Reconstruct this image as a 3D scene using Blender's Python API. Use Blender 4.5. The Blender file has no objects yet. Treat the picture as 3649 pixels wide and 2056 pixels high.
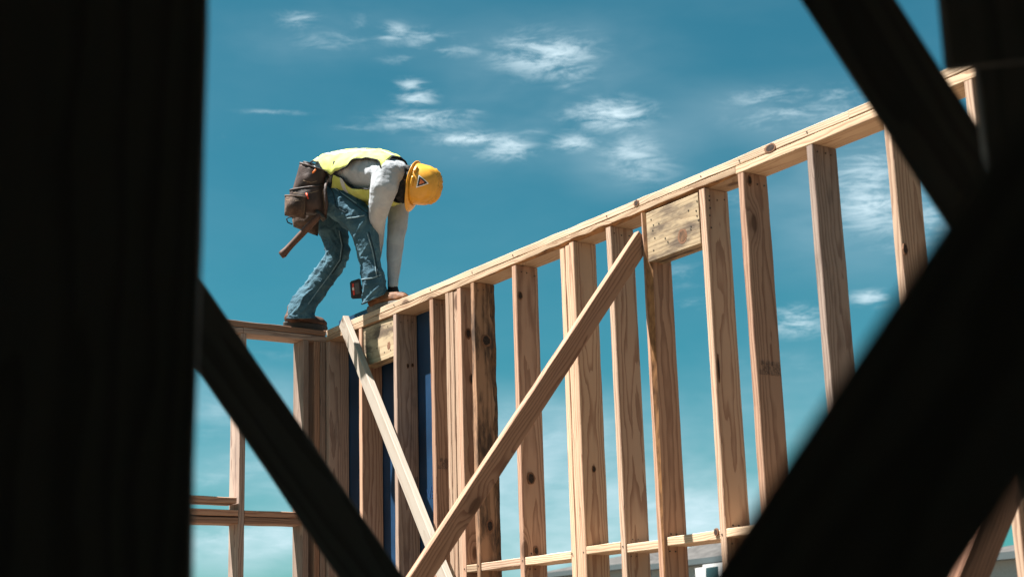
import bpy, bmesh, math, random
from mathutils import Vector, Matrix, noise
from mathutils.bvhtree import BVHTree
R = math.radians
rng = random.Random(7)
sc = bpy.context.scene
col = sc.collection

# ------------------------------------------------------------------ camera
ZP = 2.66                                   # height of the underside of the top plates above the deck
CAM = Vector((8.4196, -4.3860, 0.60197))
YAW, PIT, ROL = R(145.3797), R(14.10991), R(-1.73664)
FPX, PW, PH = 5481.24, 3649.0, 2056.0
FW = Vector((math.cos(PIT)*math.cos(YAW), math.cos(PIT)*math.sin(YAW), math.sin(PIT)))
_r0 = Vector((math.sin(YAW), -math.cos(YAW), 0)); _u0 = _r0.cross(FW)
RT = math.cos(ROL)*_r0 + math.sin(ROL)*_u0
UP = -math.sin(ROL)*_r0 + math.cos(ROL)*_u0
cd = bpy.data.cameras.new('camera'); cam = bpy.data.objects.new('camera', cd); col.objects.link(cam)
cd.sensor_width = 36; cd.sensor_fit = 'HORIZONTAL'; cd.lens = FPX/PW*36
cd.clip_start = .05; cd.clip_end = 2000
cam.matrix_world = Matrix.Translation(CAM) @ Matrix((RT, UP, -FW)).transposed().to_4x4()
cd.dof.use_dof = True; cd.dof.focus_distance = 9.0; cd.dof.aperture_fstop = 5.0
sc.camera = cam

def pix(px, py, depth):
    """point of the place seen at a photograph pixel, at a depth along the view axis"""
    return CAM + depth*(FW + RT*((px-PW/2)/FPX) - UP*((py-PH/2)/FPX))
def pix_dir(px, py):
    return (FW + RT*((px-PW/2)/FPX) - UP*((py-PH/2)/FPX)).normalized()

# ------------------------------------------------------------------ sun, sky
SUN = Vector((-.76, -1.34, 3.45)).normalized()
sl = bpy.data.lights.new('sun', 'SUN'); so = bpy.data.objects.new('sun', sl); col.objects.link(so)
sl.energy = 5.0; sl.angle = R(.53); sl.color = (1, .95, .89)
so.rotation_euler = SUN.to_track_quat('Z', 'Y').to_euler(); so.location = (0, 0, 30)
sc.view_settings.view_transform = 'Standard'; sc.view_settings.look = 'None'
sc.view_settings.exposure = 2.1; sc.view_settings.gamma = 1

w = bpy.data.worlds.new('World'); sc.world = w; w.use_nodes = True
class NT:
    def __init__(s, t): s.t = t
    def n(s, typ, **k):
        nd = s.t.nodes.new(typ)
        for a, v in k.items(): setattr(nd, a, v)
        return nd
    def put(s, sock, v):
        if isinstance(v, bpy.types.NodeSocket): s.t.links.new(v, sock)
        else: sock.default_value = v
    def m(s, op, *a, clamp=False):
        nd = s.n('ShaderNodeMath', operation=op, use_clamp=clamp)
        for i, v in enumerate(a): s.put(nd.inputs[i], v)
        return nd.outputs[0]
    def v(s, op, *a):
        nd = s.n('ShaderNodeVectorMath', operation=op)
        for i, v in enumerate(a):
            if op == 'SCALE' and i == 1: s.put(nd.inputs['Scale'], v)
            else: s.put(nd.inputs[i], v)
        return nd.outputs['Value'] if op in ('LENGTH', 'DOT_PRODUCT', 'DISTANCE') else nd.outputs[0]
    def comb(s, x, y, z):
        nd = s.n('ShaderNodeCombineXYZ')
        for i, v in enumerate((x, y, z)): s.put(nd.inputs[i], v)
        return nd.outputs[0]
    def sep(s, v):
        nd = s.n('ShaderNodeSeparateXYZ'); s.put(nd.inputs[0], v); return nd.outputs
    def noise(s, vec, scale=5, detail=4, rough=.55, dist=0.):
        nd = s.n('ShaderNodeTexNoise'); s.put(nd.inputs['Vector'], vec)
        nd.inputs['Scale'].default_value = scale; nd.inputs['Detail'].default_value = detail
        nd.inputs['Roughness'].default_value = rough; nd.inputs['Distortion'].default_value = dist
        return nd.outputs['Fac']
    def mr(s, v, a, b, c=0., d=1., smooth=True):
        nd = s.n('ShaderNodeMapRange'); nd.interpolation_type = 'SMOOTHSTEP' if smooth else 'LINEAR'
        s.put(nd.inputs[0], v)
        for i, q in enumerate((a, b, c, d)): s.put(nd.inputs[i+1], q)
        return nd.outputs[0]
    def mix(s, f, a, b, mode='MIX'):
        nd = s.n('ShaderNodeMix', data_type='RGBA', blend_type=mode)
        s.put(nd.inputs[0], f)
        for sock, v in ((nd.inputs[6], a), (nd.inputs[7], b)):
            if not isinstance(v, bpy.types.NodeSocket) and len(v) == 3: v = (*v, 1)
            s.put(sock, v)
        return nd.outputs[2]

def build_world():
    t = w.node_tree; t.nodes.clear(); N = NT(t)
    out = N.n('ShaderNodeOutputWorld'); bg = N.n('ShaderNodeBackground')
    sky = N.n('ShaderNodeTexSky', sky_type='NISHITA'); sky.sun_disc = False
    sky.sun_elevation = math.asin(SUN.z); sky.sun_rotation = math.atan2(SUN.x, SUN.y)
    sky.air_density = 1.0; sky.dust_density = 2.2; sky.ozone_density = 2.2; sky.altitude = 600
    # one even cast over the whole sky: the photograph is graded towards teal
    c = N.mix(1., sky.outputs[0], SKY_TINT, 'MULTIPLY')
    g = N.n('ShaderNodeTexCoord').outputs['Generated']
    d = N.v('NORMALIZE', g)
    fh = Vector((FW.x, FW.y, 0)).normalized(); lh = Vector((-fh.y, fh.x, 0))
    a = N.v('DOT_PRODUCT', d, tuple(fh)); b = N.v('DOT_PRODUCT', d, tuple(lh))
    az = N.m('MULTIPLY', N.m('ARCTAN2', b, a), 57.29578)
    el = N.m('MULTIPLY', N.m('ARCSINE', N.sep(d)[2]), 57.29578)
    ang = N.comb(az, el, 0.)
    acc = None
    for (x, y, hw, hh, st) in CLOUDS:
        if y > 850: st *= .35
        q = pix_dir(x*1.417, y*1.417)
        a0 = math.degrees(math.atan2(q.dot(lh), q.dot(fh))); e0 = math.degrees(math.asin(q.z))
        k = 1/(.01481*1.55)
        l = N.v('LENGTH', N.v('MULTIPLY', N.v('SUBTRACT', ang, (a0, e0, 0)), (k/hw, k/hh, 0)))
        mk = N.mr(l, 0., 1.25, st, 0.)
        acc = mk if acc is None else N.m('MAXIMUM', acc, mk)
    # cirrus wisps over the rest of the sky
    far = N.mr(N.noise(N.v('MULTIPLY', d, (1, 1, 3.2)), 2.3, 3, .5), .52, .75, 0., .55)
    out_view = N.mr(N.m('ABSOLUTE', az), 19., 27.)
    acc = N.m('MAXIMUM', acc, N.m('MULTIPLY', far, out_view))
    fine = N.noise(N.v('MULTIPLY', ang, (.5, 1.9, 1)), 1.0, 10, .72, .45)
    mid = N.noise(N.v('MULTIPLY', ang, (.09, .2, 1)), 1.0, 4, .6, .2)
    den = N.m('MULTIPLY', acc, N.mr(N.m('ADD', fine, N.m('MULTIPLY', acc, .16)), .45, .76))
    va = None
    for (x, y, hw, hh, st) in VEILS:
        q = pix_dir(x*1.417, y*1.417)
        a0 = math.degrees(math.atan2(q.dot(lh), q.dot(fh))); e0 = math.degrees(math.asin(q.z)); k = 1/(.01481*1.55)
        l = N.v('LENGTH', N.v('MULTIPLY', N.v('SUBTRACT', ang, (a0, e0, 0)), (k/hw, k/hh, 0)))
        mk = N.mr(l, 0., 1.25, st, 0.)
        va = mk if va is None else N.m('ADD', va, mk)
    veil = N.m('MULTIPLY', N.m('ADD', va, .035), N.mr(N.m('ADD', N.m('MULTIPLY', mid, .88), N.m('MULTIPLY', fine, .12)), .36, .66, .3, 1.))
    den = N.m('ADD', den, veil, clamp=True)
    c = N.mix(N.m('MULTIPLY', den, .95), c, CLOUD_COL)
    N.put(bg.inputs[0], c); bg.inputs[1].default_value = SKY_STRENGTH
    t.links.new(bg.outputs[0], out.inputs[0])
SKY_STRENGTH = .05
SKY_TINT = (.112, .452, .405, 1)
CLOUD_COL = (3.7, 4.6, 5.0)
# x, y (in 2575-px photograph units), half width, half height, density
CLOUDS = [(755,48,46,20,.55),(830,105,75,18,.4),(905,55,20,22,.2),(990,82,40,20,.75),(1050,98,85,22,.45),(1140,128,70,14,.4),
 (1370,135,110,48,.85),(1430,180,70,26,.6),(1425,218,26,14,.4),(1010,150,45,10,.35),(1035,215,34,18,.8),(1045,247,46,18,.9),
 (1060,303,110,24,.8),(900,322,45,7,.45),(690,283,75,6,.4),(1190,280,28,7,.35),(1175,350,90,16,.9),(1270,372,72,28,.9),
 (1200,392,60,10,.35),(1335,335,36,9,.35),(1530,290,96,34,1.0),(1440,360,58,18,.75),(1590,385,70,42,.55),(1620,420,70,40,.45),
 (1940,245,90,20,.45),(2010,288,140,24,.45),(2120,240,55,22,.5),(2180,440,70,55,.7),(2200,520,90,52,.75),(2290,560,90,50,.6),
 (2190,750,50,17,.9),(2010,808,75,30,.85),(1755,762,46,11,.5),(1380,1080,150,60,.4),(1750,1290,120,60,.45),(1400,1230,200,40,.3),
 (620,1060,170,70,.35),(640,1190,190,42,.45),(620,1345,160,44,.65),(720,880,80,20,.35),(1700,690,60,30,.25),(1850,470,60,60,.2),
 (2000,920,120,40,.2),(560,340,10,6,.4),(1500,1150,140,60,.3),(1700,1400,260,60,.3)]
VEILS = [(620,1345,240,55,.95),(620,1190,240,60,.75),(640,1040,220,80,.45),(1450,1270,460,150,.70),(1750,1380,380,110,.8),(1300,1080,260,90,.35),(1950,1050,260,120,.25),(600,1430,300,60,.3),(2150,500,220,150,.28),
 (1400,170,270,100,.16),(1980,270,260,60,.2),(1600,400,140,70,.25),(820,90,240,60,.12),(1200,340,260,80,.12)]
build_world()
w.cycles.sampling_method = 'MANUAL'; w.cycles.sample_map_resolution = 256

# ------------------------------------------------------------------ helpers
def link(o, parent=None, ploc=None):
    col.objects.link(o)
    if parent is not None:
        o.parent = parent
        o.matrix_parent_inverse = PARENT_INV[parent.name]
    return o
PARENT_INV = {}
def thing(name, loc, label, cat, group=None, **kw):
    o = bpy.data.objects.new(name, None); col.objects.link(o); o.location = loc; o.empty_display_size = .2
    PARENT_INV[o.name] = Matrix.Translation(loc).inverted()
    o['label'] = label; o['category'] = cat
    if group: o['group'] = group
    return o
def tag(o, label, cat, group=None):
    o['label'] = label; o['category'] = cat
    if group: o['group'] = group
    return o
def mesh_obj(name, verts, faces, mats, parent=None, mw=None, smooth=False, midx=None):
    me = bpy.data.meshes.new(name); me.from_pydata([tuple(v) for v in verts], [], faces)
    for m in (mats if isinstance(mats, (list, tuple)) else [mats]): me.materials.append(m)
    if midx:
        for p, i in zip(me.polygons, midx): p.material_index = i
    if smooth:
        for p in me.polygons: p.use_smooth = True
    me.update()
    o = bpy.data.objects.new(name, me)
    link(o, parent)
    if mw is not None: o.matrix_world = mw if parent is None else mw
    if parent is not None:
        o.matrix_parent_inverse = PARENT_INV.get(parent.name, Matrix())
        if mw is not None: o.matrix_basis = mw
    PARENT_INV[o.name] = (mw.inverted() if mw is not None else Matrix())
    return o
def frame(p0, p1, ydir):
    z = (p1-p0).normalized(); y = (ydir - z*ydir.dot(z)).normalized(); x = y.cross(z)
    return Matrix((x, y, z)).transposed().to_4x4()

def board(name, p0, p1, ydir, width, thick, mat, parent=None, wane=None, bark=None, n=None, rough=.0011, bow=0.0, twist=0.0, ch=.0028, ends=None):
    """sawn board from p0 to p1 (centre line); local z = length, y = wide face, x = thickness"""
    p0 = Vector(p0); p1 = Vector(p1); L = (p1-p0).length
    F = frame(p0, p1, Vector(ydir)); mw = Matrix.Translation((p0+p1)/2) @ F
    n = n or max(5, min(26, int(L/.09)))
    hx, hy = thick/2, width/2
    sd = rng.random()*50
    vs, fs, mi = [], [], []
    for i in range(n+1):
        s = i/n; z = (s-.5)*L
        prof = [(-hx+ch, -hy), (hx-ch, -hy), (hx, -hy+ch), (hx, hy-ch), (hx-ch, hy), (-hx+ch, hy), (-hx, hy-ch), (-hx, -hy+ch)]
        if wane:
            k, fn = wane; a, b = fn(s)              # corner k cut by a (x) and b (y)
            a = max(a, ch); b = max(b, ch)
            if k == '+-': prof[1] = (hx-a, -hy); prof[2] = (hx, -hy+b)
            if k == '++': prof[3] = (hx, hy-b); prof[4] = (hx-a, hy)
            if k == '--': prof[7] = (-hx, -hy+b); prof[0] = (-hx+a, -hy)
            if k == '-+': prof[5] = (-hx+a, hy); prof[6] = (-hx, hy-b)
        bx = bow*math.sin(math.pi*s); tw = twist*(s-.5)
        ct, st = math.cos(tw), math.sin(tw)
        for j, (x, y) in enumerate(prof):
            q = Vector((x*30, y*30, z*7+sd))
            jx = noise.noise(q)*rough; jy = noise.noise(q+Vector((9, 3, 1)))*rough
            x, y = x+jx, y+jy
            vs.append((x*ct-y*st+bx, x*st+y*ct, z))
    for i in range(n):
        for j in range(8):
            a = i*8+j; b = i*8+(j+1) % 8
            fs.append((a, b, b+8, a+8))
            mi.append(1 if (wane and {'+-': 1, '++': 3, '--': 7, '-+': 5}[wane[0]] == j) else 0)
    fs.append(tuple(range(7, -1, -1))); mi.append(0)
    fs.append(tuple(n*8+j for j in range(8))); mi.append(0)
    return mesh_obj(name, vs, fs, [mat, bark or mat], parent, mw, midx=mi)

def box(name, mn, mx, mat, parent=None, bevel=0.0):
    bm = bmesh.new(); bmesh.ops.create_cube(bm, size=1)
    c = (Vector(mn)+Vector(mx))/2; d = Vector(mx)-Vector(mn)
    for v in bm.verts: v.co = Vector((v.co.x*d.x, v.co.y*d.y, v.co.z*d.z))
    if bevel: bmesh.ops.bevel(bm, geom=bm.edges[:], offset=bevel, segments=2, affect='EDGES')
    vs = [v.co.copy() for v in bm.verts]; bm.verts.index_update(); fs = [[v.index for v in f.verts] for f in bm.faces]; bm.free()
    return mesh_obj(name, vs, fs, mat, parent, Matrix.Translation(c))

def tube(name, pts, radii, mat, parent=None, seg=12, flat=None, cap=True):
    """smooth tube through points; flat = (dir, k) squashes it along dir"""
    P = [Vector(p) for p in pts]; vs, fs = [], []
    T = [(P[min(i+1, len(P)-1)]-P[max(i-1, 0)]).normalized() for i in range(len(P))]
    x = T[0].orthogonal().normalized()
    for i, (p, t) in enumerate(zip(P, T)):
        x = (x - t*x.dot(t)).normalized(); y = t.cross(x)
        r = radii[i] if isinstance(radii, (list, tuple)) else radii
        for k in range(seg):
            a = 2*math.pi*k/seg; o = (x*math.cos(a)+y*math.sin(a))*r
            if flat: o -= flat[0]*o.dot(flat[0])*(1-flat[1])
            vs.append(p+o)
    m = len(P)
    for i in range(m-1):
        for k in range(seg):
            a = i*seg+k; b = i*seg+(k+1) % seg; fs.append((a, b, b+seg, a+seg))
    if cap:
        fs.append(tuple(range(seg-1, -1, -1))); fs.append(tuple((m-1)*seg+k for k in range(seg)))
    return mesh_obj(name, vs, fs, mat, parent, smooth=True)

# ------------------------------------------------------------------ materials
def new_mat(name):
    m = bpy.data.materials.new(name); m.use_nodes = True
    N = NT(m.node_tree); b = m.node_tree.nodes['Principled BSDF']
    return m, N, b
def wood(name, light, dark, ring=.011, kn=.14, grime=0., stain=None, contrast=1., rough=.75, specks=0., glo=.5):
    m, N, b = new_mat(name)
    oc = N.n('ShaderNodeTexCoord').outputs['Object']
    oi = N.n('ShaderNodeObjectInfo').outputs['Random']
    o2 = N.m('FRACT', N.m('MULTIPLY', oi, 37.7)); o3 = N.m('FRACT', N.m('MULTIPLY', oi, 91.3))
    x, y, z = N.sep(oc)
    zz = N.m('ADD', z, N.m('MULTIPLY', oi, 53.))
    p = N.comb(N.m('ADD', x, N.m('MULTIPLY', o2, 3.)), y, zz)
    # knots
    vo = N.n('ShaderNodeTexVoronoi', feature='F1'); N.put(vo.inputs['Vector'], N.v('MULTIPLY', p, (4.5, 7.5, 3.0))); vo.inputs['Scale'].default_value = 1.
    vo.inputs['Randomness'].default_value = 1.
    kd = vo.outputs['Distance']; kr = N.sep(vo.outputs['Color'])[0]
    kon = N.m('GREATER_THAN', kr, 1-kn)
    kf = N.m('MULTIPLY', kon, N.mr(kd, .05, .42, 1., 0.))
    core = N.m('MULTIPLY', kon, N.mr(kd, .11, .17, 1., 0.))
    # growth rings about a pith line beside the board
    w1 = N.m('SUBTRACT', N.noise(N.v('MULTIPLY', p, (4, 4, .55)), 1.6, 3, .5), .5)
    w2 = N.m('SUBTRACT', N.noise(N.v('MULTIPLY', p, (9, 9, 1.6)), 2.5, 3, .55), .5)
    px = N.m('ADD', x, N.m('ADD', .035, N.m('MULTIPLY', o3, .07)))
    py = N.m('ADD', y, N.m('MULTIPLY', N.m('SUBTRACT', o2, .5), .13))
    r = N.m('SQRT', N.m('ADD', N.m('MULTIPLY', px, px), N.m('MULTIPLY', py, py)))
    r = N.m('ADD', r, N.m('ADD', N.m('MULTIPLY', w1, .075), N.m('MULTIPLY', w2, .016)))
    r = N.m('ADD', r, N.m('MULTIPLY', kf, .03))
    s = N.m('FRACT', N.m('DIVIDE', r, ring))
    late = N.m('MULTIPLY', N.mr(s, .35, .93), N.mr(s, .94, 1., 1., 0.))
    fib = N.noise(N.v('MULTIPLY', p, (240, 240, 5)), 1., 3, .6)
    big = N.noise(N.v('MULTIPLY', p, (5, 5, 1.1)), 1.3, 3, .55)
    f = N.m('ADD', N.m('MULTIPLY', late, .62*contrast), N.m('MULTIPLY', N.m('SUBTRACT', fib, .5), .35))
    f = N.m('ADD', f, N.m('MULTIPLY', N.m('SUBTRACT', big, .45), .55), clamp=True)
    c = N.mix(f, light, dark)
    tone = N.m('ADD', .66, N.m('MULTIPLY', o2, .48))
    c = N.mix(1., c, N.comb(tone, N.m('MULTIPLY', tone, N.m('ADD', .95, N.m('MULTIPLY', o3, .07))), N.m('MULTIPLY', tone, N.m('ADD', .9, N.m('MULTIPLY', o3, .14)))), 'MULTIPLY')
    c = N.mix(N.m('MULTIPLY', kf, .35), c, tuple(v*.62 for v in dark))
    c = N.mix(N.m('MULTIPLY', core, .8), c, (.075, .036, .020))
    if grime:
        gn = N.noise(N.v('MULTIPLY', p, (11, 11, 3)), 1.2, 5, .62)
        c = N.mix(N.m('MULTIPLY', N.mr(gn, glo, glo+.22), grime), c, stain or (.07, .05, .04))
    if specks:
        v2 = N.n('ShaderNodeTexVoronoi'); N.put(v2.inputs['Vector'], N.v('MULTIPLY', p, (1, 26, 26))); v2.inputs['Scale'].default_value = 1.
        sp = N.m('MULTIPLY', N.m('LESS_THAN', v2.outputs['Distance'], .13), N.m('GREATER_THAN', N.sep(v2.outputs['Color'])[1], 1-specks))
        c = N.mix(sp, c, (.02, .015, .012))
    N.put(b.inputs['Base Color'], c); b.inputs['Roughness'].default_value = rough
    b.inputs['Specular IOR Level'].default_value = .25
    bp = N.n('ShaderNodeBump'); bp.inputs['Strength'].default_value = .35; bp.inputs['Distance'].default_value = .002
    N.put(bp.inputs['Height'], N.m('ADD', N.m('MULTIPLY', f, -1.), N.m('MULTIPLY', fib, .5)))
    N.put(b.inputs['Normal'], bp.outputs[0])
    return m
def plain(name, c, rough=.7, var=.15, scale=30., bump=.0, spec=.3, metal=0., stretch=(1, 1, 1), c2=None, bd=.004):
    m, N, b = new_mat(name)
    oc = N.n('ShaderNodeTexCoord').outputs['Object']
    nz = N.noise(N.v('MULTIPLY', oc, stretch), scale, 5, .6)
    lo = c2 or tuple(v*(1-var) for v in c); hi = tuple(min(1, v*(1+var)) for v in c) if c2 is None else c
    N.put(b.inputs['Base Color'], N.mix(N.mr(nz, .3, .7), lo, hi))
    b.inputs['Roughness'].default_value = rough; b.inputs['Specular IOR Level'].default_value = spec; b.inputs['Metallic'].default_value = metal
    if bump:
        bp = N.n('ShaderNodeBump'); bp.inputs['Strength'].default_value = bump; bp.inputs['Distance'].default_value = bd
        N.put(bp.inputs['Height'], nz); N.put(b.inputs['Normal'], bp.outputs[0])
    return m
PINE = wood('pine_pale', (.48, .335, .235), (.205, .10, .062))
PINE2 = wood('pine_reddish', (.40, .245, .165), (.165, .074, .045), ring=.013)
PLATE = wood('pine_plate', (.52, .39, .27), (.27, .15, .086), ring=.009, kn=.25)
GREYPINE = wood('pine_weathered', (.34, .255, .205), (.145, .088, .068), grime=.5, stain=(.09, .066, .056))
WHITEPINE = wood('pine_white', (.36, .315, .265), (.24, .18, .13), ring=.014, kn=.45, contrast=.55, grime=.25, stain=(.3, .24, .19))
HEADER = wood('header_wood', (.42, .32, .20), (.24, .155, .085), ring=.016, kn=.3, contrast=.8, grime=.95, stain=(.085, .060, .042), specks=.1, glo=.44)
BARKED = wood('barked_stud', (.28, .165, .10), (.12, .062, .033), ring=.018, kn=.9, grime=.9, stain=(.030, .020, .015), rough=.85, glo=.42)
BARK = plain('bark', (.15, .075, .035), .9, scale=60, bump=.8, c2=(.035, .02, .012), stretch=(1, 1, .3))
WANE = plain('wane_edge', (.36, .18, .075), .85, scale=45, bump=.5, c2=(.12, .055, .025), stretch=(1, 1, .25))
NAIL = plain('nail_steel', (.05, .045, .04), .5, metal=.6)
INK = plain('stamp_ink', (.02, .022, .025), .8)
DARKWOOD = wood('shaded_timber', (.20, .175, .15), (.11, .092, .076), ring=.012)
SHELL_BOARD = plain('shell_bounce_board', (.40, .41, .39), .95, scale=8, spec=.05)  # lining of the added shell; its tone sets the bounce on the timbers
DECK = plain('plywood_deck', (.13, .095, .065), .8, scale=3, var=.25)
DIRT = plain('dark_dirt', (.13, .095, .065), .95, scale=.6, var=.25, bump=.3)  # even low albedo, keeps the sunlit ground from bouncing much light

# ------------------------------------------------------------------ ground and deck
def sheet(name, x0, x1, y0, y1, z, mat, n=24, amp=0.):
    vs, fs = [], []
    for j in range(n+1):
        for i in range(n+1):
            x = x0+(x1-x0)*i/n; y = y0+(y1-y0)*j/n
            vs.append((x, y, z+amp*noise.noise(Vector((x*.05, y*.05, 0)))))
    for j in range(n):
        for i in range(n):
            a = j*(n+1)+i; fs.append((a, a+1, a+n+2, a+n+1))
    return mesh_obj(name, vs, fs, mat)
g = sheet('ground', -600, 600, -600, 600, -.45, DIRT); g['kind'] = 'structure'
fl = box('deck_floor', (-.35, -9, -.25), (13, .35, 0), DECK); fl['kind'] = 'structure'

# ------------------------------------------------------------------ framed walls (2x6 studs, double top plate)
T, D = .0381, .1397
def Wp(x, y, z): return Vector((x, y, z+ZP))
RW = thing('framed_wall', (2.6, .07, 0), 'long bare stud wall with double top plate running right from the corner below the worker', 'framed wall')
LW = thing('framed_wall', (-.07, -.8, 0), 'short bare stud wall meeting the long one at the corner, with paired flat blocks', 'framed wall')
BOT = -ZP + T
def stud_r(x, mat=PINE, top=0., bot=BOT, y=D/2, **k):
    return board('stud', Wp(x+T/2, y, bot), Wp(x+T/2, y, top-.001), (0, 1, 0), D, T-.0006, mat, RW, **k)
SX = dict(r0=.0, hj=.421, k1=.836, s2=1.243, bark=1.668, s3=2.068, s4=2.868, j2=3.141, k2=3.543, s5=3.795, s6=4.206, s7=4.623, end=5.017, e1=5.43, e2=5.955, e3=6.25)
jit = lambda: (rng.random()-.5)*.012
STUDS = {}
STUDS['r0'] = stud_r(SX['r0']+.001, GREYPINE)
STUDS['hj'] = stud_r(SX['hj'], PINE2, top=0.)
STUDS['k1'] = stud_r(SX['k1'], GREYPINE)
STUDS['s2'] = stud_r(SX['s2'], PINE2, bow=.006)
for i, x in enumerate((1.412, 1.4512, 1.4915, 1.5305)):
    stud_r(x, PINE if i < 3 else PINE2, top=-.004*i if i < 3 else 0, y=D/2+(0, .002, .006, .001)[i])
def bark_fn(s): return (.010+.010*abs(noise.noise(Vector((0, 3, s*23))))+.008*noise.noise(Vector((0, 1, s*60))), .034+.032*noise.noise(Vector((5, 0, s*14))) + .012*noise.noise(Vector((2, 0, s*55))))
o = stud_r(SX['bark'], BARKED, wane=('++', bark_fn), bark=BARK, n=60, rough=.004); o['label'] = 'rough dark stud with bark left on its far edge'
STUDS['s3'] = stud_r(SX['s3'], PINE2, bow=-.004)
for i, x in enumerate((2.489, 2.531, 2.5705)):
    stud_r(x, PINE, top=(-.012, -.006, 0)[i], y=D/2+(.003, .004, 0)[i], rough=.002)
STUDS['s4'] = stud_r(SX['s4'], PINE, bow=.003)
def j2_fn(s): k = max(0, (s-.28)/.72); return (.027*k**.8+.003*noise.noise(Vector((0, 0, s*20))), .030*k)
o = stud_r(SX['j2'], PINE2, wane=('+-', j2_fn), bark=WANE, n=40, y=D/2-.006, top=0); o['label'] = 'stud with a brown waney front edge beside the larger header'
STUDS['j2'] = o
STUDS['k2'] = stud_r(SX['k2'], PINE)
STUDS['s5'] = stud_r(SX['s5'], PINE2, rough=.0025)
STUDS['s6'] = stud_r(SX['s6'], GREYPINE, rough=.0025)
STUDS['s7'] = stud_r(SX['s7'], PINE, bow=-.006, rough=.0025)
STUDS['end'] = stud_r(SX['end'], PINE)
for k in ('e1', 'e2', 'e3'): stud_r(SX[k], PINE)
# plates: lower one in two lengths, waney underside, upper one
def pl_fn(s):
    k = max(0., 1-abs(s-.72)/.26); k2 = max(0., 1-abs(s-.93)/.1)
    return (.004+.019*k*(.62+.5*noise.noise(Vector((4, 0, s*34))))+.008*k2, .004+.040*k*(.6+.45*noise.noise(Vector((9, 0, s*26))))+.02*k2)
# local y along world +y, x = vertical: frame(z=+x, y=+y) -> x = y cross z = y x x = -z : x local points down
board('top_plate', Wp(.0005, D/2, T/2), Wp(3.783, D/2, T/2), (0, 1, 0), D, T-.002, PLATE, RW, wane=('+-', pl_fn), bark=WANE, n=110, rough=.0022)
board('top_plate', Wp(3.787, D/2, T/2), Wp(6.3, D/2, T/2), (0, 1, 0), D, T-.002, PLATE, RW, n=40, rough=.0018)
board('top_plate', Wp(.0, D/2+.001, T*1.5+.001), Wp(4.45, D/2+.001, T*1.5+.001), (0, 1, 0), D, T-.002, PLATE, RW, n=90, rough=.0026)
board('top_plate', Wp(4.453, D/2, T*1.5+.001), Wp(6.3, D/2, T*1.5+.001), (0, 1, 0), D, T-.002, PLATE, RW, n=40, rough=.0022)
board('bottom_plate', (.0, D/2, T/2), (6.3, D/2, T/2), (0, 1, 0), D, T-.002, PINE, RW)
# headers (2x10 on edge) and their bottom edges
HZ = -.006
h1 = board('header', Wp(SX['hj']+T+.001, .012+T/2, HZ-.118), Wp(SX['k1']-.001, .012+T/2, HZ-.118), (0, 0, 1), .235, T, HEADER, RW); h1['label'] = 'short weathered header board with a round knot'
board('header', Wp(SX['hj']+T+.001, .014+T*1.6, HZ-.118), Wp(SX['k1']-.001, .014+T*1.6, HZ-.118), (0, 0, 1), .235, T, HEADER, RW)
h2 = board('header', Wp(SX['j2']+T-.010, .004+T/2, HZ-.118), Wp(SX['k2']-.012, .004+T/2, HZ-.118), (0, 0, 1), .235, T, HEADER, RW); h2['label'] = 'stained header board dotted with nail holes'
board('header', Wp(SX['j2']+T+.001, .008+T*1.6, HZ-.118), Wp(SX['k2']-.012, .008+T*1.6, HZ-.118), (0, 0, 1), .235, T, HEADER, RW)
# mid-height blocks between studs
def blk_r(x0, x1, z=-1.492, y=D/2, mat=PLATE):
    return board('blocking', Wp(x0+.001, y, z-T/2), Wp(x1-.001, y, z-T/2), (0, 1, 0), D-.004, T, mat, RW, n=10, rough=.002)
blk_r(1.5695, SX['bark']); blk_r(SX['bark']+T, SX['s3'], y=D/2+.003, mat=PINE); blk_r(SX['s3']+T, 2.489, z=-1.494)
blk_r(2.609, SX['s4'], z=-1.482); blk_r(SX['s4']+T, SX['j2'], z=-1.497, y=D/2+.004); blk_r(SX['j2']+T, SX['k2'], z=-1.490, y=D/2+.012)
blk_r(SX['k2']+T, SX['s5'], z=-1.489); blk_r(SX['s5']+T, SX['s6']); blk_r(SX['s6']+T, SX['s7']); blk_r(SX['s7']+T, SX['end'])
# left wall
def stud_l(y, mat=PINE, top=0., **k):
    return board('stud', Wp(-D/2, y+T/2, BOT), Wp(-D/2, y+T/2, top-.001), (1, 0, 0), D, T-.0006, mat, LW, **k)
LY = dict(l0=-1.39, la=-.985, l1=-.577, l2=-.158, l3=-.0395)
for k, y in LY.items(): stud_l(y, {'l2': GREYPINE, 'l3': GREYPINE, 'l1': GREYPINE}.get(k, PINE))
stud_l(.003, GREYPINE)
def l3f(s): return (.005+.014*abs(noise.noise(Vector((3, 3, s*17)))), .005+.004*noise.noise(Vector((0, 3, s*20))))
stud_l(-.0395-T-.003, PINE2, wane=('+-', l3f), bark=BARK, n=40)
board('top_plate', Wp(-D/2, -.56, T/2), Wp(-D/2, D-.001, T/2), (1, 0, 0), D-.001, T-.002, GREYPINE, LW, n=30, rough=.002)
board('top_plate', Wp(-D/2, -2.4, T/2), Wp(-D/2, -.563, T/2), (1, 0, 0), D-.001, T-.002, GREYPINE, LW, n=30, rough=.002)
board('top_plate', Wp(-D/2, -2.4, T*1.5+.001), Wp(-D/2, -.0015, T*1.5+.001), (1, 0, 0), D, T-.002, PINE2, LW, n=60, rough=.003)
board('bottom_plate', (-D/2, -2.4, T/2), (-D/2, D-.002, T/2), (1, 0, 0), D-.001, T-.002, PINE, LW)
def blk_l(y0, y1, z, **k):
    return board('blocking', Wp(-D/2, y0+.001, z-T/2), Wp(-D/2, y1-.001, z-T/2), (1, 0, 0), D-.004, T-.002, PINE2, LW, n=10, rough=.002, **k)
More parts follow.
